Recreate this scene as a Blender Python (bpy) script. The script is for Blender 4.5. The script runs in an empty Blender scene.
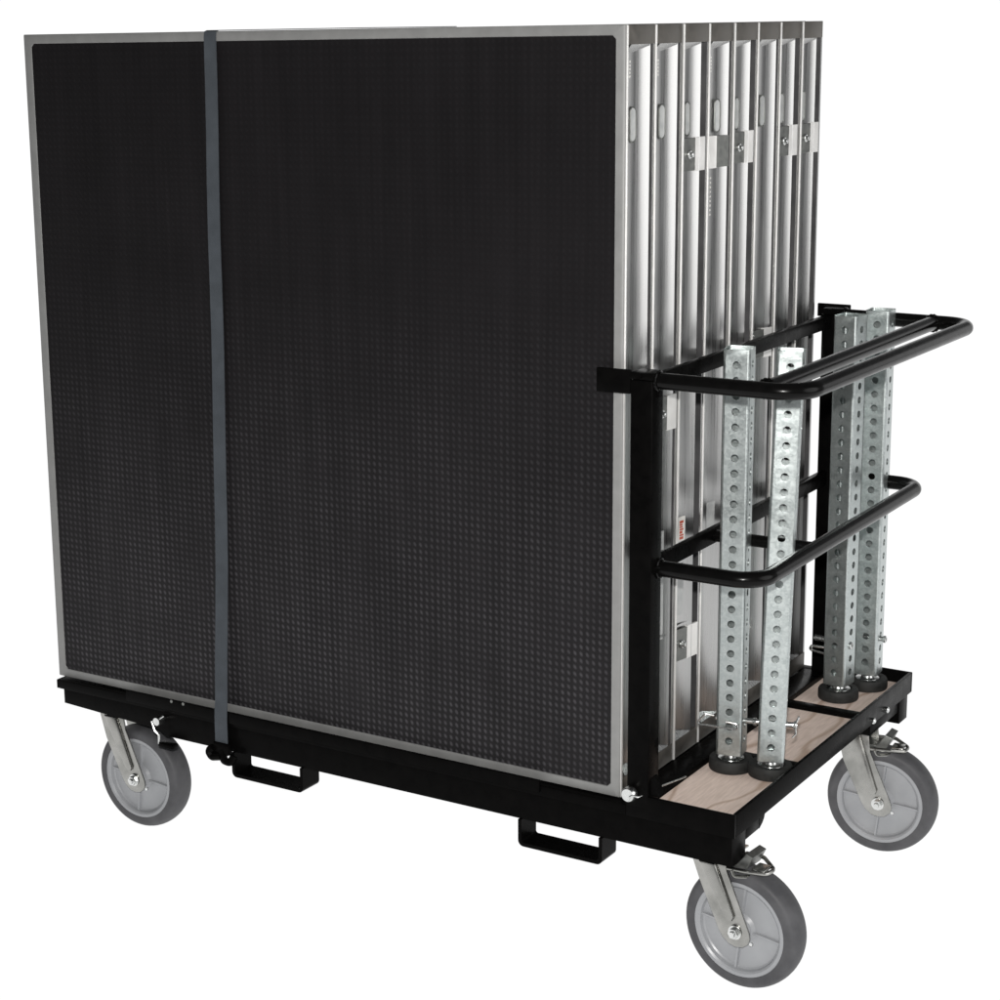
import bpy, bmesh, math, random
from mathutils import Vector, Matrix
random.seed(4)
D = bpy.data
scene = bpy.context.scene
C = scene.collection
PI = math.pi

# ------------------------------------------------------------------ materials
def mat(name, base, rough=0.5, metal=0.0, spec=0.5):
    m = D.materials.new(name); m.use_nodes = True
    b = m.node_tree.nodes['Principled BSDF']
    b.inputs['Base Color'].default_value = (*base, 1)
    b.inputs['Roughness'].default_value = rough
    b.inputs['Metallic'].default_value = metal
    b.inputs['Specular IOR Level'].default_value = spec
    return m, m.node_tree, b

def N(nt, kind, **kw):
    n = nt.nodes.new(kind)
    for k, v in kw.items(): setattr(n, k, v)
    return n

def coords(nt, scale=(1, 1, 1)):
    g = N(nt, 'ShaderNodeNewGeometry')
    mp = N(nt, 'ShaderNodeMapping'); mp.inputs['Scale'].default_value = scale
    nt.links.new(g.outputs['Position'], mp.inputs['Vector'])
    return mp.outputs['Vector']

def ramp(nt, fac, stops):
    r = N(nt, 'ShaderNodeValToRGB')
    e = r.color_ramp.elements
    e[0].position, e[0].color = stops[0][0], (*stops[0][1], 1)
    e[1].position, e[1].color = stops[1][0], (*stops[1][1], 1)
    for p, c in stops[2:]:
        x = e.new(p); x.color = (*c, 1)
    nt.links.new(fac, r.inputs['Fac'])
    return r.outputs['Color']

def noise(nt, vec, scale, detail=3, rough=0.55, dist=0.0):
    n = N(nt, 'ShaderNodeTexNoise')
    n.inputs['Scale'].default_value = scale; n.inputs['Detail'].default_value = detail
    n.inputs['Roughness'].default_value = rough; n.inputs['Distortion'].default_value = dist
    nt.links.new(vec, n.inputs['Vector'])
    return n.outputs['Fac']

def bump(nt, b, h, strength=0.2, dist=0.001):
    n = N(nt, 'ShaderNodeBump'); n.inputs['Strength'].default_value = strength
    n.inputs['Distance'].default_value = dist
    nt.links.new(h, n.inputs['Height']); nt.links.new(n.outputs['Normal'], b.inputs['Normal'])

def g3(v): return (v, v, v)

def mottled(name, lo, hi, rlo, rhi, metal, spec, vscale, nscale, bstr=0.05, detail=4):
    m, nt, b = mat(name, lo, rlo, metal, spec)
    f = noise(nt, coords(nt, vscale), nscale, detail)
    nt.links.new(ramp(nt, f, [(0.3, lo), (0.7, hi)]), b.inputs['Base Color'])
    nt.links.new(ramp(nt, f, [(0.3, g3(rlo)), (0.7, g3(rhi))]), b.inputs['Roughness'])
    if bstr: bump(nt, b, f, bstr, 0.001)
    return m

M = {}
M['channel'] = mottled('extruded_aluminium', (.43, .43, .425), (.50, .50, .495), .25, .34, 1, .5, (60, 60, 1.2), 4, .012)
M['trim'] = mottled('trim_aluminium', (.205, .205, .202), (.24, .24, .236), .45, .55, .08, .5, (3, 3, 3), 12, .03)
M['corner'] = mottled('cast_aluminium', (.13, .122, .11), (.18, .168, .152), .45, .6, .9, .5, (1, 1, 1), 60, .12)
M['recess'] = mottled('shaded_groove_aluminium', (.07, .07, .072), (.11, .108, .11), .5, .6, .7, .4, (1, 1, 1), 20, .03)  # darker copy of the extrusion: lip shade put into the groove colour
M['plate'] = mottled('latch_plate_aluminium', (.80, .79, .77), (.88, .87, .85), .42, .52, .5, .5, (1, 1, 1), 40, .05)
M['zincdark'] = mottled('zinc_plate_dull', (.17, .175, .17), (.27, .275, .26), .4, .55, .9, .5, (1, 1, 1), 90, .1)
M['black'] = mottled('black_gloss_paint', (.0022, .0021, .0021), (.0034, .0032, .0031), .24, .34, 0, .02, (1, 1, 1), 45, .035)
M['tube'] = mottled('black_gloss_tube', (.0022, .0021, .0021), (.0034, .0032, .0031), .2, .27, 0, .13, (1, 1, 1), 45, .008)
M['steel'] = mottled('fork_zinc_steel', (.27, .27, .255), (.44, .435, .415), .2, .34, 1, .5, (1, 1, 1), 25, .05)
M['zinc'] = mottled('bright_zinc', (.62, .63, .62), (.78, .79, .78), .2, .32, 1, .5, (1, 1, 1), 60, .04)
M['rubber'] = mottled('grey_tyre_rubber', (.050, .050, .054), (.082, .082, .087), .5, .65, 0, .3, (1, 1, 1), 30, .08)
M['pad'] = mottled('black_rubber_pad', (.010, .0105, .010), (.024, .024, .023), .55, .75, 0, .3, (1, 1, 1), 70, .15)
M['rim'] = mottled('grey_wheel_plastic', (.265, .272, .285), (.305, .312, .325), .3, .42, 0, .4, (1, 1, 1), 25, .02)
M['white'] = mottled('sticker_white', (.62, .61, .58), (.70, .69, .66), .4, .5, 0, .4, (1, 1, 1), 60, 0)
M['clear'] = mottled('sticker_pale', (.40, .41, .41), (.50, .51, .50), .35, .45, .4, .4, (1, 1, 1), 60, 0)
M['red'] = mottled('sticker_red', (.40, .06, .03), (.48, .09, .04), .4, .5, 0, .4, (1, 1, 1), 200, 0)

# galvanised steel with spangle
m, nt, b = mat('galvanised_steel', (.4, .42, .41), .4, .95)
v = coords(nt)
vo = N(nt, 'ShaderNodeTexVoronoi'); vo.inputs['Scale'].default_value = 330
nt.links.new(v, vo.inputs['Vector'])
sp = N(nt, 'ShaderNodeSeparateColor'); nt.links.new(vo.outputs['Color'], sp.inputs['Color'])
nf = noise(nt, v, 45, 4)
mx = N(nt, 'ShaderNodeMath', operation='MULTIPLY_ADD'); mx.inputs[1].default_value = .45
nt.links.new(sp.outputs['Red'], mx.inputs[0])
ad = N(nt, 'ShaderNodeMath', operation='MULTIPLY'); ad.inputs[1].default_value = .6
nt.links.new(nf, ad.inputs[0]); nt.links.new(ad.outputs[0], mx.inputs[2])
nt.links.new(ramp(nt, mx.outputs[0], [(.15, (.43, .475, .47)), (.85, (.58, .62, .612))]), b.inputs['Base Color'])
nt.links.new(ramp(nt, mx.outputs[0], [(.2, g3(.31)), (.75, g3(.40))]), b.inputs['Roughness'])
bump(nt, b, mx.outputs[0], .12, .001)
M['galv'] = m

# black textured deck surface: staggered raised dots
m, nt, b = mat('black_dimpled_mat', (.015, .015, .015), .5, 0, .3)
g = N(nt, 'ShaderNodeNewGeometry')
sh = N(nt, 'ShaderNodeMapping'); sh.inputs['Location'].default_value = (20, 0, 20)
nt.links.new(g.outputs['Position'], sh.inputs['Vector'])
mo = N(nt, 'ShaderNodeVectorMath', operation='MODULO'); mo.inputs[1].default_value = (.0113, 1000, .0118)
nt.links.new(sh.outputs[0], mo.inputs[0])
sb = N(nt, 'ShaderNodeVectorMath', operation='SUBTRACT'); sb.inputs[1].default_value = (.00565, 0, .0059)
nt.links.new(mo.outputs[0], sb.inputs[0])
# slanted lozenge dots
ro = N(nt, 'ShaderNodeVectorRotate', rotation_type='Y_AXIS'); ro.inputs['Angle'].default_value = math.radians(30)
nt.links.new(sb.outputs[0], ro.inputs['Vector'])
k = N(nt, 'ShaderNodeVectorMath', operation='MULTIPLY'); k.inputs[1].default_value = (1.25, 0, .8)
nt.links.new(ro.outputs[0], k.inputs[0])
mn = N(nt, 'ShaderNodeVectorMath', operation='LENGTH'); nt.links.new(k.outputs[0], mn.inputs[0])
mr = N(nt, 'ShaderNodeMapRange', interpolation_type='SMOOTHSTEP'); mr.inputs['From Min'].default_value = .0048; mr.inputs['From Max'].default_value = .0008
nt.links.new(mn.outputs['Value'], mr.inputs['Value'])
dots = mr.outputs['Result']
big = noise(nt, coords(nt), 2.6, 6, .62)
fine = noise(nt, coords(nt, (1, 1, 1)), 260, 2)
dc = N(nt, 'ShaderNodeMix', data_type='RGBA')
dc.inputs[6].default_value = (.0080, .0070, .0078, 1); dc.inputs[7].default_value = (.048, .046, .050, 1)
nt.links.new(dots, dc.inputs[0])
mm = N(nt, 'ShaderNodeMix', data_type='RGBA', blend_type='MULTIPLY'); mm.inputs[0].default_value = 1
nt.links.new(dc.outputs[2], mm.inputs[6])
st_ = N(nt, 'ShaderNodeMix', data_type='RGBA', blend_type='MULTIPLY'); st_.inputs[0].default_value = 1
nt.links.new(ramp(nt, big, [(.3, g3(.8)), (.75, g3(1.3))]), st_.inputs[6])
stk = noise(nt, coords(nt, (16, 1, .7)), 2.2, 6, .7)
nt.links.new(ramp(nt, stk, [(.35, g3(.86)), (.72, g3(1.22))]), st_.inputs[7]); nt.links.new(st_.outputs[2], mm.inputs[7])
nt.links.new(mm.outputs[2], b.inputs['Base Color'])
hh = N(nt, 'ShaderNodeMath', operation='MULTIPLY_ADD'); hh.inputs[1].default_value = .25
nt.links.new(fine, hh.inputs[0]); nt.links.new(dots, hh.inputs[2])
bump(nt, b, hh.outputs[0], .22, .0012)
b.inputs['Roughness'].default_value = .55; b.inputs['Specular IOR Level'].default_value = .12
# flash sheen painted in: dots and ground lighter towards the foot of the deck
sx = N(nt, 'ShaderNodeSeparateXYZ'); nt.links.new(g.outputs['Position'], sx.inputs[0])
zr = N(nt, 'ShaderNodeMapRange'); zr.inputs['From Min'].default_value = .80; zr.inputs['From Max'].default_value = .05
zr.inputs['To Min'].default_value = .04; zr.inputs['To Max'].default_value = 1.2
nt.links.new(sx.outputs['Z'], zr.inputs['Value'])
sheen_dots = N(nt, 'ShaderNodeMath', operation='MULTIPLY'); nt.links.new(dots, sheen_dots.inputs[0]); nt.links.new(zr.outputs['Result'], sheen_dots.inputs[1])
db = N(nt, 'ShaderNodeMath', operation='MULTIPLY'); nt.links.new(sheen_dots.outputs[0], db.inputs[0])
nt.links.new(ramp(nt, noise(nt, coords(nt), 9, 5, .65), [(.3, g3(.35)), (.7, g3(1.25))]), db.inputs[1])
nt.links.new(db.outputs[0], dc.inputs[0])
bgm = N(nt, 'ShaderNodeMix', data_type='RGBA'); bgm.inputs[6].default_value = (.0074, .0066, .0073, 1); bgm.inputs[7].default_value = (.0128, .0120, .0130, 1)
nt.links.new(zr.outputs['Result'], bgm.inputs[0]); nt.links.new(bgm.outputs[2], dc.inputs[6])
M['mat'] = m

# plywood
m, nt, b = mat('birch_plywood', (.5, .36, .28), .6, 0, .25)
v = coords(nt, (1, 1, 1))
wv = N(nt, 'ShaderNodeTexWave', wave_type='RINGS', rings_direction='Y'); wv.inputs['Scale'].default_value = 1.7
wv.inputs['Distortion'].default_value = 13; wv.inputs['Detail'].default_value = 3; wv.inputs['Detail Scale'].default_value = 1.2
mp = N(nt, 'ShaderNodeMapping'); mp.inputs['Scale'].default_value = (2.6, .9, 2); mp.inputs['Location'].default_value = (.35, .2, .1)
gg = N(nt, 'ShaderNodeNewGeometry'); nt.links.new(gg.outputs['Position'], mp.inputs['Vector']); nt.links.new(mp.outputs['Vector'], wv.inputs['Vector'])
fib = noise(nt, coords(nt, (90, 9, 90)), 3, 4)
c1 = ramp(nt, wv.outputs['Fac'], [(0.0, (.56, .42, .34)), (.05, (.74, .61, .53)), (.14, (.80, .665, .595)), (1, (.77, .635, .56))])
mw = N(nt, 'ShaderNodeMix', data_type='RGBA', blend_type='MULTIPLY'); mw.inputs[0].default_value = 1
nt.links.new(c1, mw.inputs[6]); nt.links.new(ramp(nt, fib, [(.25, (.82, .80, .78)), (.75, (1.08, 1.08, 1.08))]), mw.inputs[7])
nt.links.new(mw.outputs[2], b.inputs['Base Color'])
M['wood'] = m

# webbing
m, nt, b = mat('grey_webbing', (.07, .085, .105), .75, 0, .2)
wa = N(nt, 'ShaderNodeTexWave', bands_direction='DIAGONAL'); wa.inputs['Scale'].default_value = 260; wa.inputs['Distortion'].default_value = 1.5
nt.links.new(coords(nt), wa.inputs['Vector'])
wn = noise(nt, coords(nt), 30, 4)
mw = N(nt, 'ShaderNodeMix', data_type='RGBA', blend_type='MULTIPLY'); mw.inputs[0].default_value = 1
nt.links.new(ramp(nt, wa.outputs['Fac'], [(0, (.040, .046, .054)), (1, (.072, .082, .093))]), mw.inputs[6])
nt.links.new(ramp(nt, wn, [(.3, g3(.85)), (.7, g3(1.1))]), mw.inputs[7])
nt.links.new(mw.outputs[2], b.inputs['Base Color'])
bump(nt, b, wa.outputs['Fac'], .4, .0006)
M['web'] = m

# glow put into floor and backdrop so both stay pure white, shadowless
m, nt, b = mat('glowing_white', (.05, .05, .05), .9, 0, 0)
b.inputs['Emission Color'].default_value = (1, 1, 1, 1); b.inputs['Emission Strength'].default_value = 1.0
M['white_glow'] = m

# ------------------------------------------------------------------ mesh helper
class MB:
    def __init__(s): s.bm = bmesh.new()
    def box(s, x0, x1, y0, y1, z0, z1, bev=0.0, seg=2):
        vs = [s.bm.verts.new((x, y, z)) for x in (x0, x1) for y in (y0, y1) for z in (z0, z1)]
        fs = [(0, 1, 3, 2), (4, 6, 7, 5), (0, 4, 5, 1), (2, 3, 7, 6), (0, 2, 6, 4), (1, 5, 7, 3)]
        F = [s.bm.faces.new([vs[i] for i in f]) for f in fs]
        if bev:
            es = list({e for f in F for e in f.edges})
            bmesh.ops.bevel(s.bm, geom=es, offset=bev, segments=seg, affect='EDGES', profile=.5)
        return s
    def prism(s, pts, axis, a, b, bev=0.0):
        """closed polygon pts (2D) extruded along axis from a to b"""
        def P(p, t):
            return {'x': (t, p[0], p[1]), 'y': (p[0], t, p[1]), 'z': (p[0], p[1], t)}[axis]
        A = [s.bm.verts.new(P(p, a)) for p in pts]; B = [s.bm.verts.new(P(p, b)) for p in pts]
        n = len(pts); F = [s.bm.faces.new(A), s.bm.faces.new(B[::-1])]
        for i in range(n):
            F.append(s.bm.faces.new((A[i], B[i], B[(i + 1) % n], A[(i + 1) % n])))
        bmesh.ops.recalc_face_normals(s.bm, faces=F)
        if bev:
            es = list({e for f in F[:2] for e in f.edges})
            bmesh.ops.bevel(s.bm, geom=es, offset=bev, segments=2, affect='EDGES', profile=.5)
        return s
    def tube(s, path, r, n=14, cap=True):
        path = [Vector(p) for p in path]; rings = []; up = None
        for i, p in enumerate(path):
            if i == 0: t = path[1] - p
            elif i == len(path) - 1: t = p - path[i - 1]
            else: t = (path[i + 1] - p).normalized() + (p - path[i - 1]).normalized()
            t.normalize()
            if up is None:
                up = Vector((0, 0, 1)) if abs(t.z) < .9 else Vector((1, 0, 0))
            up = (up - t * up.dot(t)).normalized(); sd = t.cross(up)
            rings.append([s.bm.verts.new(p + (up * math.cos(2 * PI * k / n) + sd * math.sin(2 * PI * k / n)) * r) for k in range(n)])
        F = []
        for a, b2 in zip(rings, rings[1:]):
            for k in range(n):
                F.append(s.bm.faces.new((a[k], a[(k + 1) % n], b2[(k + 1) % n], b2[k])))
        if cap: F += [s.bm.faces.new(rings[0][::-1]), s.bm.faces.new(rings[-1])]
        bmesh.ops.recalc_face_normals(s.bm, faces=F)
        return s
    def lathe(s, prof, axis='y', c=(0, 0, 0), n=48, closed=False):
        """prof: list of (radius, t along axis)"""
        rings = []
        for r, t in prof:
            ring = []
            for k in range(n):
                a = 2 * PI * k / n; u, v = r * math.cos(a), r * math.sin(a)
                p = {'y': (u, t, v), 'z': (u, v, t), 'x': (t, u, v)}[axis]
                ring.append(s.bm.verts.new((p[0] + c[0], p[1] + c[1], p[2] + c[2])))
            rings.append(ring)
        F = []; prs = list(zip(rings, rings[1:]))
        if closed: prs.append((rings[-1], rings[0]))
        for a, b2 in prs:
            for k in range(n):
                F.append(s.bm.faces.new((a[k], a[(k + 1) % n], b2[(k + 1) % n], b2[k])))
        if not closed:
            F += [s.bm.faces.new(rings[0]), s.bm.faces.new(rings[-1])]
        bmesh.ops.recalc_face_normals(s.bm, faces=F)
        return s
    def xform(s, mtx):
        bmesh.ops.transform(s.bm, matrix=mtx, verts=s.bm.verts); return s
    def build(s, name, m, parent=None, smooth=35):
        if parent is not None:
            off = Vector(parent.get('_w', (0, 0, 0)))
            bmesh.ops.translate(s.bm, vec=-off, verts=s.bm.verts)
        me = D.meshes.new(name)
        s.bm.to_mesh(me); s.bm.free()
        me.materials.append(M[m])
        if smooth:
            me.shade_smooth()
            try: me.set_sharp_from_angle(angle=math.radians(smooth))
            except Exception: pass
        o = D.objects.new(name, me); C.objects.link(o)
        if parent is not None:
            o.parent = parent; o['_w'] = list(parent.get('_w', (0, 0, 0)))
        return o

def thing(name, label, cat, loc=(0, 0, 0), rz=0, group=None):
    o = D.objects.new(name, None); C.objects.link(o); o.empty_display_size = .05
    o.location = loc; o.rotation_euler = (0, 0, rz); o['label'] = label; o['category'] = cat
    o['_w'] = list(loc)
    if group: o['group'] = group
    return o

def copy_tree(o, parent=None):
    c = o.copy(); C.objects.link(c)
    if parent is not None: c.parent = parent
    for ch in list(o.children): copy_tree(ch, c)
    return c

def fillet(pts, r, n=8):
    pts = [Vector(p) for p in pts]; out = [pts[0]]
    for a, b2, c in zip(pts, pts[1:], pts[2:]):
        d1 = (a - b2).normalized(); d2 = (c - b2).normalized()
        ang = d1.angle(d2); k = r / math.tan(ang / 2)
        p1 = b2 + d1 * k; p2 = b2 + d2 * k
        ctr = b2 + (d1 + d2).normalized() * (r / math.sin(ang / 2))
        for i in range(n + 1):
            t = i / n; v = (p1 - ctr).lerp(p2 - ctr, t)
            out.append(ctr + v.normalized() * r)
    out.append(pts[-1])
    return out

# ------------------------------------------------------------------ setting
ZF = -.288                                     # floor level (deck underside is z = 0)
R = 9.0
mb = MB()
q = [(-11.5, -2.6), (2.6, -2.6), (2.6, 9.6), (-11.5, 9.6)]
mb.bm.faces.new([mb.bm.verts.new((x, y, ZF)) for x, y in q])
fl = mb.build('floor', 'white_glow', smooth=0); fl['kind'] = 'structure'
mb = MB(); rows = []
for r_, z_ in [(R - .02, ZF + .002), (R + .35, ZF + .06), (R + .7, ZF + .35), (R + .8, ZF + .8), (R + .8, ZF + 3.2)]:
    rows.append([mb.bm.verts.new((r_ * math.cos(a), r_ * math.sin(a), z_)) for a in [math.radians(58 + 122 * k / 80) for k in range(81)]])
for a, b2 in zip(rows, rows[1:]):
    for k in range(80): mb.bm.faces.new((a[k], a[k + 1], b2[k + 1], b2[k]))
bd = mb.build('backdrop', 'white_glow', smooth=60); bd['kind'] = 'structure'  # added backdrop, arc shaped to steer reflections in the deck ends

# ------------------------------------------------------------------ stage decks
L = H = 1.22; PITCH = .0974; T = .0955

def deck_core(root):
    mb = MB(); mb.box(-L + .004, -.034, .004, T - .003, .003, H - .003)
    # side, top and bottom rails' outer skins
    mb.box(-L, -.034, .0005, T, H - .0028, H); mb.box(-L, -.034, .0005, T, 0, .0028)
    mb.box(-L, -L + .0035, .0005, T, .003, H - .003)
    mb.build('frame', 'trim', root)
    # front trim: ring with mitred, chamfered inner corners and a rounded outer edge
    mb = MB(); bm = mb.bm
    def ring(x0, x1, z0, z1, ch, y):
        return [bm.verts.new(p) for p in ((x0 + ch, y, z0), (x1 - ch, y, z0), (x1, y, z0 + ch), (x1, y, z1 - ch),
                                          (x1 - ch, y, z1), (x0 + ch, y, z1), (x0, y, z1 - ch), (x0, y, z0 + ch))]
    loops = [ring(-L, 0, 0, H, .001, .0012), ring(-L + .0004, -.0010, .0004, H - .0004, .001, -.0005), ring(-L + .001, -.003, .001, H - .001, .0012, -.0016),
             ring(-L + .002, -.0058, .002, H - .002, .0015, -.0022),
             ring(-L + .0175, -.0165, .0158, H - .0158, .006, -.0022), ring(-L + .0185, -.0175, .0168, H - .0168, .0062, .0012)]
    for a, b2 in zip(loops, loops[1:]):
        for k in range(8): bm.faces.new((a[k], a[(k + 1) % 8], b2[(k + 1) % 8], b2[k]))
    bmesh.ops.recalc_face_normals(bm, faces=bm.faces)
    mb.build('edge_trim', 'trim', root, smooth=50)
    MB().prism([(.0001, -.0012), (.0012, -.0016), (.0021, -.0006), (.0021, .0026), (.0001, .0030)], 'z', .0015, H - .0015, .0003).build('edge_highlight', 'plate', root, smooth=40)  # bright strip added for the highlight along the trim edge
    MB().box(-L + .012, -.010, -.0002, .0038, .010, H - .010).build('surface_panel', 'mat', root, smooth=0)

def ribbon(mb, pts, z0, z1):
    a = [mb.bm.verts.new((x, t, z0)) for x, t in pts]; b2 = [mb.bm.verts.new((x, t, z1)) for x, t in pts]
    for i in range(len(pts) - 1): mb.bm.faces.new((a[i], a[i + 1], b2[i + 1], b2[i]))

def deck_end(root, mirrored):
    zb0, zb1 = .031, 1.190
    def arc(t0, t1, x0, x1, n_=12):
        """flat web rolling up to the ridge on a circular arc"""
        th = 2 * math.atan2(x1 - x0, t1 - t0); r_ = (t1 - t0) / math.sin(th)
        return [(x0 + r_ * (1 - math.cos(th * k / n_)), t0 + r_ * math.sin(th * k / n_)) for k in range(1, n_ + 1)]
    if not mirrored:
        lip = [(0, .0012), (0, .0036), (-.020, .0040), (-.020, .0128)]
        web = [(-.020, .0130), (-.0095, .0136), (-.0090, .0172), (-.0118, .0180), (-.0122, .024), (-.0122, .036)]
        web += arc(.036, .0805, -.0122, -.0008)
        far = [(-.022, .0815), (-.022, .0895)]
        fl = [(-.022, .0897), (-.0012, .0900), (-.0008, T)]
        wt0, wt1 = .0184, .0800
    else:
        lip = []
        web = [(-.008, .0005), (-.0078, .0030), (-.0118, .0036), (-.0122, .008), (-.0122, .024)]
        web += arc(.024, .0675, -.0122, -.0008)
        far = [(-.030, .0680), (-.030, .0885)]
        fl = [(-.030, .0888), (-.0012, .0905), (-.0008, T)]
        wt0, wt1 = .0042, .0670
    mb = MB(); ribbon(mb, web, zb0, zb1)
    if lip: ribbon(mb, lip[:2], zb0, zb1)
    ribbon(mb, fl[1:], zb0, zb1)
    # sloping ends of the web
    for z0, z1, sgn in ((zb0, zb0 + .012, 1), (zb1 - .012, zb1, -1)):
        zo, zi = (z0, z1) if sgn > 0 else (z1, z0)
        v = [mb.bm.verts.new(p) for p in ((-.0016, wt0 + .001, zo), (-.0012, wt1, zo), (-.0010, wt1, zo + sgn * .002), (-.0119, wt0 + .024, zi), (-.0119, wt0 + .001, zi))]
        mb.bm.faces.new(v)
    bmesh.ops.recalc_face_normals(mb.bm, faces=mb.bm.faces)
    mb.build('end_channel', 'channel', root, smooth=40)
    mb = MB()
    if lip: ribbon(mb, lip[1:] + [web[0]], zb0, zb1)
    ribbon(mb, [web[-1]] + far + fl[:2], zb0, zb1)
    mb.box(-.040, -.0325, .004, T - .002, zb0, zb1)
    mb.build('groove', 'recess', root, smooth=0)
    for z0, z1 in ((.0006, zb0), (zb1, H - .0006)):
        MB().box(-.0335, .0, .0014, T - .0004, z0, z1, .0012).build('corner_block', 'corner', root)

def webx(t, mirrored):
    t0, t1 = (.024, .0675) if mirrored else (.036, .0805)
    if t < t0: return -.0122
    th = 2 * math.atan2(.0114, t1 - t0); r_ = (t1 - t0) / math.sin(th)
    return -.0122 + r_ - math.sqrt(max(r_ * r_ - (t - t0) ** 2, 0))
def slot(root, t0, z0=1.044, z1=1.098, w=.019, mir=False):
    # raised rim of the oblong hand slot plus its pale liner
    pts = []; r = w / 2
    for k in range(9): a = PI * k / 8; pts.append((t0 + r * math.cos(a), z1 - r + r * math.sin(a)))
    for k in range(9): a = PI + PI * k / 8; pts.append((t0 + r * math.cos(a), z0 + r + r * math.sin(a)))
    s = MB(); s.tube([(webx(p[0], mir) + .0004, p[0], p[1]) for p in pts + pts[:2]], .0012, 6, cap=False)
    o = s.build('hand_slot', 'zincdark', root)
    inner = [((p[0] - t0) * .86 + t0, (p[1] - (z0 + z1) / 2) * .95 + (z0 + z1) / 2) for p in pts]
    lm = MB()
    ts = sorted({round(p[0], 5) for p in inner})
    cols = []
    for t_ in ts:
        zz = [p[1] for p in inner if abs(p[0] - t_) < 2e-5]
        cols.append((lm.bm.verts.new((webx(t_, mir) + .0003, t_, min(zz))), lm.bm.verts.new((webx(t_, mir) + .0003, t_, max(zz)))))
    for c0, c1 in zip(cols, cols[1:]): lm.bm.faces.new((c0[0], c1[0], c1[1], c0[1]))
    bmesh.ops.recalc_face_normals(lm.bm, faces=lm.bm.faces)
    lm.build('slot_liner', 'clear', o, smooth=0)

def latch(root, t0, t1, t2, z0, z1, bolt=True):
    """dull mounting leaf t0..t1 on the web, bright cover t1..t2 bridging the groove"""
    o = MB().prism([(-.0125, t0), (-.0095, t0), (-.0078, t0 + (t1 - t0) * .5), (-.0030, t1), (-.0075, t1)], 'z', z0, z1, .0005).build('latch_plate', 'zincdark', root, smooth=20)
    MB().prism([(-.0100, t1 + .0004), (-.0028, t1 + .0004), (.0012, t2), (-.0022, t2), (-.0070, t1 + (.006 if t2 > t1 else -.006))] if t2 > t1 else [(-.0115, t1), (.0020, t1), (-.0030, t2), (-.0115, t2)], 'z', z0 - .001, z1 + .001, .0004).build('latch_cover', 'plate', o, smooth=20)
    if bolt:
        zc = (z0 + z1) / 2; tc = t1 + (t0 - t1) * .30
        MB().lathe([(.0072, -.0065), (.0072, -.0040), (.0060, -.0030)], 'x', (0, tc, zc), 16).lathe([(.0046, -.0029), (.0046, .0010), (.002, .0025)], 'x', (0, tc, zc), 6).build('bolt', 'zinc', o)
        for dz in (-.017, -.009, .009, .017):
            MB().lathe([(.0022, -.0092), (.0014, -.0068)], 'x', (0, t0 + (t1 - t0) * .18, zc + dz), 10).build('rivet', 'zinc', o)

def pips(root, t0, z0, n_, step=.0055):
    s = MB()
    for k in range(n_):
        s.box(-.0120, -.0113, t0 - .0016, t0 + .0016, z0 - k * step, z0 - k * step + .003)
    s.build('stamped_mark', 'white', root, smooth=0)

def sticker(root, t0, t1, z0, z1, red=False, m='white', mir=False):
    mb = MB()
    def skin(mb, a0, a1, b0, b1, lift):
        ts = [a0 + (a1 - a0) * k / 6 for k in range(7)]
        A = [mb.bm.verts.new((webx(t, mir) + lift, t, b0)) for t in ts]; B = [mb.bm.verts.new((webx(t, mir) + lift, t, b1)) for t in ts]
        for k in range(6): mb.bm.faces.new((A[k], A[k + 1], B[k + 1], B[k]))
    skin(mb, t0, t1, z0, z1, .0005)
    o = mb.build('sticker', m, root, smooth=0)
    w = t1 - t0
    if red:
        mb = MB(); z = z1 - .007
        while z > z0 + .004:
            hgt = random.choice((.003, .0045, .0025)); skin(mb, t0 + w * .38, t0 + w * (.66 + .2 * random.random()), z - hgt, z, .0008); z -= hgt + .0012
        mb.build('printed_text', 'red', o, smooth=0)
    return o

specs = ['f', 'f', 'm', 'f', 'm', 'f', 'm', 'm']
labels = ['frontmost stage deck with black dimpled face in a grey metal trim, strap across it',
          'second stage deck from the front, a bright latch plate just below the upper black rail',
          'third stage deck from the front, its end channel carrying the red lettered white sticker',
          'fourth stage deck from the front, its latch plate reversed with bright leaf on the left',
          'fifth stage deck from the front, latch plate just right of the reversed latch plate',
          'sixth stage deck from the front, plain end channel without any latch plate near its top',
          'seventh stage deck from the front, with the left of the two adjoining latch plates',
          'rearmost stage deck of the stack, at the far right edge against the white background']
protos = {}
decks = []
for i, k in enumerate(specs):
    if k not in protos:
        d = thing('stage_deck', labels[i], 'stage deck', (0, 0, 0), 0, 'stage decks standing on edge on the cart')
        deck_core(d); deck_end(d, k == 'm'); protos[k] = d
        d.location = (0, i * PITCH, 0)
        decks.append(d)
    else:
        decks.append(None)
for i, k in enumerate(specs):
    if decks[i] is None:
        c = copy_tree(protos[k]); c.location = (random.uniform(-.0012, .0008), i * PITCH, 0); c['label'] = labels[i]; decks[i] = c
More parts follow.
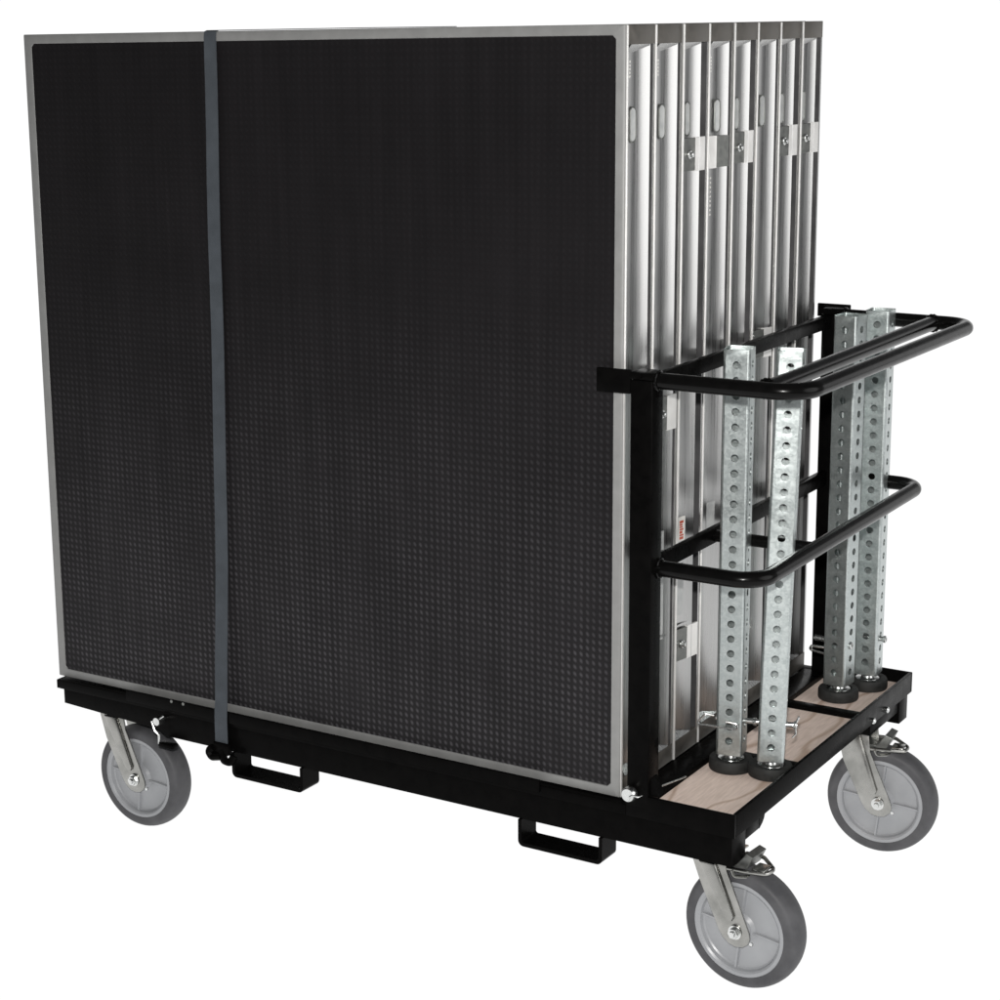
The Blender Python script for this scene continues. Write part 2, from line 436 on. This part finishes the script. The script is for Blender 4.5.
for i, d in enumerate(decks):
    y0 = i * PITCH
    slot(d, [.042, .045, .040, .052, .039, .046, .038, .037][i], 1.044, 1.097, [.0145, .0145, .013, .0125, .012, .0135, .012, .011][i], k == 'm')
    if i in (2, 4, 6, 7):
        latch(d, .004, .056, .084, .988, 1.040)
        pips(d, .014, .95 + .003 * i, 3)
    if i == 3: 
        o = MB().prism([(-.0120, .0465), (-.0070, .0465), (.0022, .0795), (.0002, .0802), (-.0100, .0500)], 'z', .987, 1.038, .0004).build('latch_plate', 'zincdark', d, smooth=20)
        MB().prism([(-.0120, .0215), (-.0062, .0225), (-.0050, .0400), (-.0035, .0440), (-.0045, .0462), (-.0120, .0462)], 'z', .986, 1.039, .0005).build('latch_cover', 'plate', o, smooth=20)
        for zz in (.998, 1.005, 1.013, 1.026): MB().lathe([(.0022, -.0046), (.0014, -.0020)], 'x', (0, .066, zz), 10).build('rivet', 'zinc', o)
        pips(d, .040, .968, 9, .0075)
    if i in (0, 1, 3): pips(d, .034, 1.163, 5)
    if i == 1: latch(d, .022, .064, .090, .577, .633)
    if i == 2: latch(d, .008, .054, .086, .166, .222)
    if i == 4: latch(d, .008, .054, .086, .590, .640)
    if i == 5: latch(d, .022, .062, .088, .640, .690)
    if i == 2: sticker(d, .026, .050, .374, .416, True, mir=True); sticker(d, .026, .048, .245, .335, m='clear', mir=True)
    if i == 1: sticker(d, .046, .066, .376, .408, m='clear'); sticker(d, .046, .066, .222, .33, m='clear')
    if i == 3: sticker(d, .046, .068, .371, .4175, m='clear')
    if i in (4, 6): sticker(d, .030, .046, .37, .42, m='clear', mir=True)
    if i in (1, 2):
        # thin folded ledge on the web
        mir = i == 2; t_a, t_b = (.012, .060) if mir else (.024, .072)
        mb = MB(); ts = [t_a + (t_b - t_a) * q / 6 for q in range(7)]
        mb.prism([(webx(t, mir) - .0005, t) for t in ts] + [(webx(t, mir) + .0045 * (1 - q / 9), t) for q, t in reversed(list(enumerate(ts)))], 'z', .2265, .2300)
        mb.build('ledge', 'channel', d, smooth=0)

# ------------------------------------------------------------------ tie-down strap
st = thing('tie_down_strap', 'grey blue webbing strap running down the front deck to a black hook', 'strap', (-.79, -.006, H))
mb = MB(); bm = mb.bm
path = [(-.7855, .772, H + .0012), (-.7855, .4, H + .0018), (-.7855, .004, H + .0014), (-.7855, -.0030, H - .0005), (-.7857, -.0042, H - .010)]
for k in range(1, 15):
    f_k = k / 14; z = H - .01 - (H - .035) * f_k
    path.append((-.7857 - .0150 * f_k + .0010 * math.sin(k * 1.3), -.0046 - .0016 * math.sin(PI * f_k) - .0172 * max(0, (f_k - .55) / .45) ** 1.6, z))
path += [(-.8008, -.0246, .009), (-.8010, -.0254, -.004), (-.8012, -.0254, -.046), (-.8012, -.0248, -.056)]
W = .0128
rows = []
for i, p in enumerate(path):
    a = Vector(path[max(i - 1, 0)]); b2 = Vector(path[min(i + 1, len(path) - 1)])
    t = (b2 - a).normalized(); nrm = Vector((1, 0, 0)).cross(t).normalized()
    w = W * (1 + .12 * i / len(path))
    c = Vector(p)
    rows.append([bm.verts.new(c + Vector((sx * w, 0, 0)) + nrm * q) for sx, q in ((-1, -.0007), (1, -.0007), (1, .0007), (-1, .0007))])
for a, b2 in zip(rows, rows[1:]):
    for k in range(4): bm.faces.new((a[k], a[(k + 1) % 4], b2[(k + 1) % 4], b2[k]))
bmesh.ops.recalc_face_normals(bm, faces=bm.faces)
mb.build('webbing', 'web', st, smooth=30)
mb = MB(); mb.box(-.820, -.782, -.0305, -.0165, -.074, -.051, .004)
mb.tube(fillet([(-.818, -.030, -.062), (-.828, -.032, -.070), (-.820, -.032, -.080), (-.800, -.030, -.076)], .005, 4), .0075, 8)
mb.tube(fillet([(-.80, -.026, -.066), (-.793, -.030, -.083), (-.780, -.028, -.086), (-.776, -.022, -.074)], .006, 4), .0075, 8)
mb.build('strap_hook', 'black', st)

# ------------------------------------------------------------------ cart
cart = thing('stage_cart', 'black steel flatbed cart with grey wheels carrying the upright stage decks', 'cart', (-.5, .39, ZF))
YF, YB = -.0175, .798
def cb(name, boxes, m='black', bev=.0016, parent=cart):
    mb = MB()
    for b_ in boxes: mb.box(*b_, bev)
    return mb.build(name, m, parent)
front_beam = MB()
front_beam.prism([(-1.2, -.0205), (-1.2, -.0500), (-.962, -.0605), (-.945, -.0705), (.2005, -.0705), (.2005, -.0205)], 'y', -.0125, .042, .0016)
front_beam.build('side_beam', 'black', cart)
MB().prism([(-1.2, -.0205), (-1.2, -.0500), (-.962, -.0605), (-.945, -.0705), (.2005, -.0705), (.2005, -.0205)], 'y', .748, .793, .0016).build('side_beam', 'black', cart)
cb('deck_rail', [(-1.208, .0185, YF, .026, -.0203, -.0022)]); cb('deck_rail', [(-1.208, .0185, .756, YB, -.0203, -.0022)])
cb('bed_plate', [(-1.2, .0, .0262, .7558, -.0195, -.0028)])
cb('end_rail', [(-1.213, -1.2082, YF, YB, -.0203, -.0024)])
cb('caster_mount', [(.070, .1985, .0425, .100, -.0460, -.0206)]); cb('caster_mount', [(.070, .1985, .600, .7475, -.0480, -.0206)]); cb('caster_mount', [(-1.18, -1.05, .0425, .10, -.0545, -.0206)]); cb('caster_mount', [(-1.18, -1.05, .68, .7475, -.0545, -.0206)])
cb('retaining_lip', [(-1.03, -.1373, -.0236, -.0177, -.012, .0092)], bev=.001)
for x in (-.918, -.890): MB().lathe([(.003, -.0247), (.003, -.0236)], 'y', (x, 0, .0068), 10).build('screw', 'zincdark', cart)
cb('tray_rim', [(.0188, .2065, YF, -.0115, -.0203, .0187), (.2005, .2065, -.0113, .7918, -.0203, .0187), (.0188, .2065, .792, YB, -.0203, .0187), (.008, .050, .0262, .7556, -.0203, .0050)], bev=.0012)
for y0, y1 in ((-.0112, .2635), (.2875, .5555), (.5775, .7916)):
    MB().box(.0502, .2003, y0, y1, -.014, -.005).build('wood_panel', 'wood', cart, smooth=0)
for y0, y1 in ((.2637, .2873), (.5557, .5773)):
    cb('tray_divider', [(.0502, .2003, y0, y1, -.0203, .0040)])
# posts
for y0, y1 in ((YF, .0205), (.760, YB)):
    o = MB().box(.0200, .0580, y0 - .0006, y1, -.0021, .690, .003).build('post', 'black', cart)
    yc = (y0 + y1) / 2
    MB().prism([(.0185, y0 - .001), (.0585, y0 - .001), (.0605, y0 + .006), (.0605, y1 + .001), (.018, y1 + .001)], 'z', .6903, .702, .003).build('post_cap', 'black', o)
    MB().lathe([(.0055, y0 - .0038), (.0055, y0 - .0002)], 'y', (.035, 0, .697), 8).lathe([(.0055, .0582), (.0055, .0625)], 'x', (0, yc, .668), 8).lathe([(.0062, .0582), (.0062, .0625)], 'x', (0, yc - .006, .392), 8).build('bolt', 'black', o)
    MB().prism([(.0582, .0190), (.0582, .048), (.072, .0190)], 'y', yc - .012, yc + .012).build('gusset', 'black', o, smooth=0)
cb('retaining_tab', [(-.039, .0198, YF, -.0115, .667, .7045)])
cb('retaining_tab', [(-.004, .0598, .7983, .8045, .681, .7055)])
cb('cross_bar', [(.028, .040, .0207, .7598, .667, .6915)]); cb('cross_bar', [(.028, .040, .0207, .7598, .3705, .397)])
TR = .0129
hz = .6885
h = MB().tube(fillet([(.0582, -.001, hz), (.292, -.001, hz), (.301, .765, hz), (.0582, .775, hz)], .052, 10), TR, 20).build('push_handle', 'tube', cart)
MB().tube([(.230, .011, hz), (.2295, .758, hz)], TR, 18, cap=True).build('handle_crossbar', 'tube', cart)
lz = .3895
MB().tube(fillet([(.0582, .012, lz), (.225, .012, lz), (.221, .756, lz), (.0582, .760, lz)], .045, 10), TR, 20).build('leg_guard_loop', 'tube', cart)
MB().tube([(.0402, .262, .3835), (.214, .244, lz)], TR * .8, 14).build('loop_divider', 'tube', cart)
for p, ax in (((.0600, -.001, hz), 'x'), ((.0600, .775, hz), 'x'), ((.0600, .012, lz), 'x'), ((.0600, .760, lz), 'x'), ((.2300, .0135, hz), 'y'), ((.2295, .7575, hz), 'y')):
    wb = MB(); rr = []
    for k in range(40):
        a = 2 * PI * k / 40; q = (TR + .0016 + .0007 * math.sin(k * 2.3))
        c_, s_ = math.cos(a) * q, math.sin(a) * q
        rr.append(Vector((p[0], p[1] + c_, p[2] + s_) if ax == 'x' else (p[0] + c_, p[1], p[2] + s_)))
    wb.tube(rr + rr[:1], .0021, 6, cap=False).build('weld_bead', 'tube', cart)
# forklift loops
for x0, x1 in ((-.787, -.626), (-.182, -.0245)):
    for y0, y1 in ((-.0155, .0345), (.745, .790)):
        t = .0065
        outer = [Vector((x0, 0, -.0706)), Vector((x0, 0, -.1175)), Vector((x1, 0, -.1175)), Vector((x1, 0, -.0706))]
        inn = [Vector((x0 + t, 0, -.0706)), Vector((x0 + t, 0, -.1175 + t)), Vector((x1 - t, 0, -.1175 + t)), Vector((x1 - t, 0, -.0706))]
        po = fillet(outer, .010, 5); pi = fillet(inn, .0045, 5)
        mb = MB(); bm = mb.bm
        A = [[bm.verts.new((p.x, y, p.z)) for p in q] for y in (y0, y1) for q in (po, pi)]
        k_ = len(po)
        for j in range(k_ - 1):
            bm.faces.new((A[0][j], A[0][j + 1], A[1][j + 1], A[1][j])); bm.faces.new((A[2][j], A[3][j], A[3][j + 1], A[2][j + 1]))
            bm.faces.new((A[0][j], A[2][j], A[2][j + 1], A[0][j + 1])); bm.faces.new((A[1][j], A[1][j + 1], A[3][j + 1], A[3][j]))
        bmesh.ops.recalc_face_normals(bm, faces=bm.faces)
        mb.build('fork_loop', 'black', cart, smooth=30)
# latch pin with wire at the left of the front beam, knob and lanyard by the post
o = MB().lathe([(.0075, -.030), (.0085, -.024), (.0085, -.0128)], 'y', (-.953, 0, -.0380), 14).build('latch_pin', 'zinc', cart)
MB().tube([(-.940, -.022, -.026), (-.953, -.026, -.036), (-.966, -.027, -.040), (-.958, -.028, -.058), (-.951, -.026, -.064), (-.9512, -.026, -.082)], .0022, 8).build('wire_bail', 'zinc', o)
MB().box(-.950, -.915, -.030, -.0127, -.0865, -.078, .002).build('pin_bracket', 'black', o)
o = MB().lathe([(.0105, -.034), (.0125, -.0305), (.0125, -.022), (.006, -.020), (.006, -.0178)], 'y', (.0295, 0, .0215), 18).build('release_knob', 'zinc', cart)
MB().tube(fillet([(.031, -.034, .012), (.036, -.036, .026), (.046, -.030, .020), (.058, .03, .0215), (.060, .118, .0085)], .006, 4), .0014, 8).build('lanyard', 'zinc', o)

# casters -------------------------------------------------------------------
def make_caster(loc, phi, beamz, brake=True):
    """loc = wheel centre; parts are built round the wheel centre then turned about the kingpin"""
    root_off = Vector(loc)
    K = -.066
    Rm = Matrix.Translation(root_off) @ Matrix.Translation((K, 0, 0)) @ Matrix.Rotation(phi, 4, 'Z') @ Matrix.Translation((-K, 0, 0))
    bz = beamz - loc[2]
    def out(mb, name, m, par, sm=35): return mb.xform(Rm).build(name, m, par, sm)
    mb = MB()
    tp = bz - .004
    leg = [(-.082, tp), (-.022, tp), (-.018, .098), (.0235, .004), (.0255, -.006), (.022, -.016), (.013, -.023), (.0, -.0255), (-.012, -.0225), (-.024, -.013), (-.031, -.002), (-.067, .074)]
    for s in (-1, 1):
        mb.prism(leg, 'y', s * .0335, s * .0295, .0009)
        rib = [(-.066, tp - .004), (-.036, tp - .004), (-.004, .034), (-.001, .026), (-.004, .019), (-.011, .018), (-.018, .024)]
        mb.prism(rib, 'y', s * .0405, s * .0330, .0036)
    mb.box(-.080, -.034, -.0290, .0290, tp - .006, tp - .0005, .002)
    mb.box(K - .045, K + .045, -.028, .045, bz - .0036, bz - .0006, .001)
    fork = out(mb, 'caster', 'steel', cart)
    # tyre
    pr = [(.0795, -.0245)]
    for k in range(13):
        a = -PI / 2 + PI * k / 12
        pr.append((.0885 + .0131 * math.cos(a) ** .8, .0245 * math.sin(a)))
    pr += [(.0795, .0245)]
    out(MB().lathe(pr, 'y', (0, 0, 0), 72, closed=True), 'tyre', 'rubber', fork, 50)
    # wheel body: lip, dish, hub
    half = [(.0000, -.0265), (.017, -.0265), (.019, -.0245), (.0205, -.0195), (.026, -.0150), (.044, -.0130), (.066, -.0135), (.0685, -.0155), (.0705, -.0215), (.0735, -.0240), (.0790, -.0240), (.0802, -.0228)]
    half = [(max(r_, .0008), t_) for r_, t_ in half]
    mb = MB(); mb.lathe(half + [(r_, -t_) for r_, t_ in half[::-1]], 'y', (0, 0, 0), 72)
    for s in (-1, 1):
        for q in range(4):
            a = math.radians(-6 + 90 * q + (0 if s < 0 else 20)); c_, s_ = math.cos(a), math.sin(a)
            r0, r1, wd = .019, .070, .0026
            P = lambda r_, o_, y_: mb.bm.verts.new((c_ * r_ - s_ * o_, y_, s_ * r_ + c_ * o_))
            y_t, y_b = s * .0185, s * .012
            v1 = [P(r0, -wd, y_b), P(r1, -wd, y_b), P(r1, wd, y_b), P(r0, wd, y_b)]
            v2 = [P(r0, -wd * .6, y_t), P(r1, -wd * .6, y_t), P(r1, wd * .6, y_t), P(r0, wd * .6, y_t)]
            F = [mb.bm.faces.new(v2)] + [mb.bm.faces.new((v1[j], v1[(j + 1) % 4], v2[(j + 1) % 4], v2[j])) for j in range(4)]
            bmesh.ops.recalc_face_normals(mb.bm, faces=F)
    out(mb, 'rim', 'rim', fork, 30)
    mb = MB(); mb.lathe([(.0115, -.0366), (.0115, -.0345)], 'y', (0, 0, 0), 24).lathe([(.0088, -.0435), (.0088, -.0367)], 'y', (0, 0, 0), 6).lathe([(.0045, -.047), (.0055, -.0436)], 'y', (0, 0, 0), 12)
    mb.lathe([(.010, .0338), (.010, .044)], 'y', (0, 0, 0), 6).tube([(0, -.034, 0), (0, .034, 0)], .006, 12)
    out(mb, 'axle_bolt', 'zinc', fork)
    out(MB().lathe([(.003, -.031), (.003, -.027)], 'y', (.026, 0, -.015), 10), 'grease_nipple', 'zinc', fork)
    if not brake: return fork
    # brake: dull bracket and bright pedal loop
    mb = MB(); mb.prism([(-.045, .104), (-.012, .104), (.004, .126), (.016, .122), (.006, .100), (-.020, .0965), (-.045, .0985)], 'y', -.012, .034, .0012)
    out(mb, 'brake_bracket', 'zincdark', fork, 20)
    mb = MB()
    mb.tube(fillet([(-.030, -.030, .1015), (.014, -.026, .1030), (.038, -.008, .0985), (.041, .014, .0995), (.012, .034, .1060), (-.02, .034, .1050)], .012, 5), .0034, 10)
    mb.tube(fillet([(-.010, -.031, .1015), (-.006, -.031, .092), (.008, -.024, .0925), (.026, -.010, .0945), (.037, .0, .1005)], .006, 4), .0030, 10)
    mb.box(.014, .036, -.012, .016, .1005, .1050, .0015)
    out(mb, 'brake_pedal', 'steel', fork)
    return fork
ZW = ZF + .1016
make_caster((.205, .045, ZW), math.radians(-5), -.0707)
make_caster((.205, .657, ZW), math.radians(5), -.0485)
make_caster((-1.050, .045, ZW), 0, -.0565, False)
make_caster((-1.050, .735, ZW), math.radians(3), -.0545, False)
# bolts on the end rail and lower gussets by the tray corners
for y in (.590, .660):
    MB().lathe([(.0058, .2066), (.0058, .2095), (.003, .2115)], 'x', (0, y, -.0142), 12).build('bolt', 'zinc', cart)
for y0, y1 in ((.1005, .125),):
    MB().prism([(y0, -.0205), (y1, -.0205), (y1 - .006, -.034), (y0 + .012, -.040), (y0, -.046)], 'x', .150, .1985).build('gusset', 'black', cart, smooth=0)

# ------------------------------------------------------------------ perforated legs
S_, RC, PITCHH, HR = .044, .0045, .0254, .0064
LZ0, NH = .030, 26
def perforated(mb, length):
    bm = mb.bm; hw = S_ / 2 - RC; nseg = 16
    ncell = int(length / PITCHH)
    rest = (length - ncell * PITCHH) / 2
    for f in range(4):
        rot = Matrix.Rotation(f * PI / 2, 3, 'Z')
        def V(u, d, z): return bm.verts.new(rot @ Vector((u, -S_ / 2 + d, z)))
        def rect(u0, u1, z0, z1): bm.faces.new((V(u0, 0, z0), V(u1, 0, z0), V(u1, 0, z1), V(u0, 0, z1)))
        rect(-hw, hw, 0, rest); rect(-hw, hw, length - rest, length)
        for c in range(ncell):
            zc = rest + (c + .5) * PITCHH; hz_ = PITCHH / 2
            O, I, B = [], [], []
            for k in range(nseg):
                a = 2 * PI * k / nseg + PI / 4
                cx_, cz_ = math.cos(a), math.sin(a)
                s = k // 4; tt = (k % 4) / 4
                cor = [(1, 1), (-1, 1), (-1, -1), (1, -1)]
                p = cor[s]; q = cor[(s + 1) % 4]
                O.append(V((p[0] + (q[0] - p[0]) * tt) * hw, 0, zc + (p[1] + (q[1] - p[1]) * tt) * hz_))
                I.append(V(HR * cx_, .0004, zc + HR * cz_)); B.append(V(HR * cx_, .0032, zc + HR * cz_))
            for k in range(nseg):
                j = (k + 1) % nseg
                bm.faces.new((O[k], O[j], I[j], I[k])); bm.faces.new((I[k], I[j], B[j], B[k]))
        # rounded corner and inner skin
        prev = None
        for k in range(6):
            a = -PI / 2 + PI / 2 * k / 5
            u, w = hw + RC * math.cos(a), -hw + RC * math.sin(a)
            row = [bm.verts.new(rot @ Vector((u, w, z))) for z in (0, length)]
            if prev: bm.faces.new((prev[0], row[0], row[1], prev[1]))
            prev = row
    bmesh.ops.remove_doubles(bm, verts=bm.verts, dist=1e-5)
    bm.normal_update()
    for fc in bm.faces:
        c_ = fc.calc_center_median()
        if fc.normal.dot(Vector((c_.x, c_.y, 0))) < 0: fc.normal_flip()

def make_leg():
    t = thing('perforated_prop', 'x', 'metal prop', (0, 0, 0), 0, 'galvanised stage legs standing in the cart tray')
    mb = MB(); perforated(mb, .685); mb.xform(Matrix.Translation((0, 0, LZ0)))
    mb.box(-.019, .019, -.019, .019, LZ0 + .678, LZ0 + .681); mb.box(-.019, .019, -.019, .019, LZ0 + .002, LZ0 + .005)
    mb.build('perforated_tube', 'galv', t, smooth=30)
    f = MB().lathe([(.030, 0), (.0360, .001), (.0372, .004), (.0368, .017), (.0350, .0205), (.0250, .0210), (.0230, .0175), (.001, .0175)], 'z', (0, 0, 0), 40).build('rubber_foot', 'pad', t, 40)
    MB().lathe([(.0225, .0177), (.0215, .0200), (.012, .0215), (.011, .0250), (.008, .0255), (.008, .034)], 'z', (0, 0, 0), 32).build('screw_stem', 'zinc', f, 40)
    return t
leg0 = make_leg()
spots = [((.093, .224), 11.6, (0, 0), 'galvanised perforated leg standing nearest the decks in front, left of the bright leg'),
         ((.1615, .228), 20, (-.9, 1.3), 'bright leaning perforated leg in front of the tray, foot at the outer rim'),
         ((.1165, .652), -5, (0, 0), 'galvanised perforated leg at the back of the tray, left of the rear pair'),
         ((.1405, .738), 4, (0, 0), 'rearmost galvanised perforated leg, in the far corner of the tray')]
legs = []
for i, (xy, yaw, tilt, lab) in enumerate(spots):
    o = leg0 if i == 0 else copy_tree(leg0)
    o.location = (xy[0], xy[1], -.0048); o['label'] = lab
    o.rotation_euler = (math.radians(tilt[0]), -math.radians(tilt[0] * 0) + math.radians(tilt[1]), math.radians(yaw))
    legs.append(o)
def pin(leg, z, length, bail, axis='x', head=True):
    mb = MB(); hl = length / 2
    mb.tube([(-.027, 0, z), (hl, 0, z)], .0045, 12)
    if head: mb.lathe([(.0058, hl - .006), (.0068, hl - .004), (.0068, hl - .001), (.004, hl)], 'x', (0, 0, z), 14)
    if axis == 'y': mb.xform(Matrix.Rotation(-PI / 2, 4, 'Z'))
    o = mb.build('hitch_pin', 'zinc', leg)
    if bail:
        mb = MB()
        mb.tube(fillet([(-.026, -.020, z + .010), (-.040, -.024, z + .013), (-.056, -.026, z - .006), (-.020, -.0265, z - .006), (.014, -.0265, z - .008), (.016, -.0265, z + .002), (-.004, -.0265, z + .004)], .004, 4), .0017, 8)
        mb.build('wire_bail', 'zinc', o)
for k, (i, z, ln, bail) in enumerate([(0, .0865, .084, True), (1, .0905, .080, False), (2, .105, .05, False), (3, .098, .066, False)]):
    pin(legs[i], z, ln, bail)
# wire clip on the second leg's pin and on the rear left leg
MB().tube(fillet([(.036, .002, .0905), (.041, .005, .100), (.042, .004, .104)], .003, 3), .0020, 8).tube(fillet([(.037, -.002, .090), (.039, -.008, .078), (.033, -.012, .072)], .003, 3), .0012, 6).build('wire_clip', 'zinc', legs[1])
MB().tube(fillet([(-.024, -.004, .094), (-.052, -.010, .094), (-.058, -.004, .084), (-.030, .0, .080)], .004, 4), .0026, 8).lathe([(.006, -.05), (.006, -.026)], 'x', (0, 0, .108), 10).build('wire_clip', 'zinc', legs[2])

# ------------------------------------------------------------------ light
w = D.worlds.new('World'); scene.world = w; w.use_nodes = True
bg = w.node_tree.nodes['Background']; bg.inputs['Color'].default_value = (.95, .97, 1, 1); bg.inputs['Strength'].default_value = .10
def lamp(name, loc, target, power, size, color=(1, 1, 1)):
    l = D.lights.new(name, 'AREA'); l.energy = power; l.size = size; l.shape = 'DISK'; l.color = color
    o = D.objects.new(name, l); C.objects.link(o); o.location = loc
    o.rotation_euler = (Vector(target) - Vector(loc)).to_track_quat('-Z', 'Y').to_euler()
    return o
lamp('added_side_fill', (3.3, .65, 1.25), (0, .4, .75), 40, 2.6, (1, .995, .99))  # unseen lamp added to give the deck-end channels their bright gradient
lamp('camera_flash', (1.355, -2.70, 1.40), (-.1, .1, .45), 105, .075, (1, .985, .96))

# ------------------------------------------------------------------ camera
cam = D.cameras.new('camera'); co = D.objects.new('camera', cam); C.objects.link(co)
r_ = Vector((0.83356175, 0.55215858, -0.01719638)); u_ = Vector((-0.10606894, 0.19052058, 0.97593611)); f_ = Vector((-0.54214776, 0.81167901, -0.21737754))
m4 = Matrix(((r_.x, u_.x, -f_.x, 1.3674143), (r_.y, u_.y, -f_.y, -2.69466031), (r_.z, u_.z, -f_.z, 1.21926581), (0, 0, 0, 1)))
co.matrix_world = m4
cam.sensor_fit = 'HORIZONTAL'; cam.sensor_width = 36; cam.lens = 36 * 1.9762267727943208
cam.shift_x = (500 - 392.0134797) / 1000; cam.shift_y = -(500 - 468.776991) / 1000
cam.clip_end = 200; cam.clip_start = .05
scene.camera = co
for o in D.objects:
    if '_w' in o: del o['_w']
scene.view_settings.view_transform = 'Standard'; scene.view_settings.look = 'None'
scene.view_settings.exposure = 0; scene.view_settings.gamma = 1
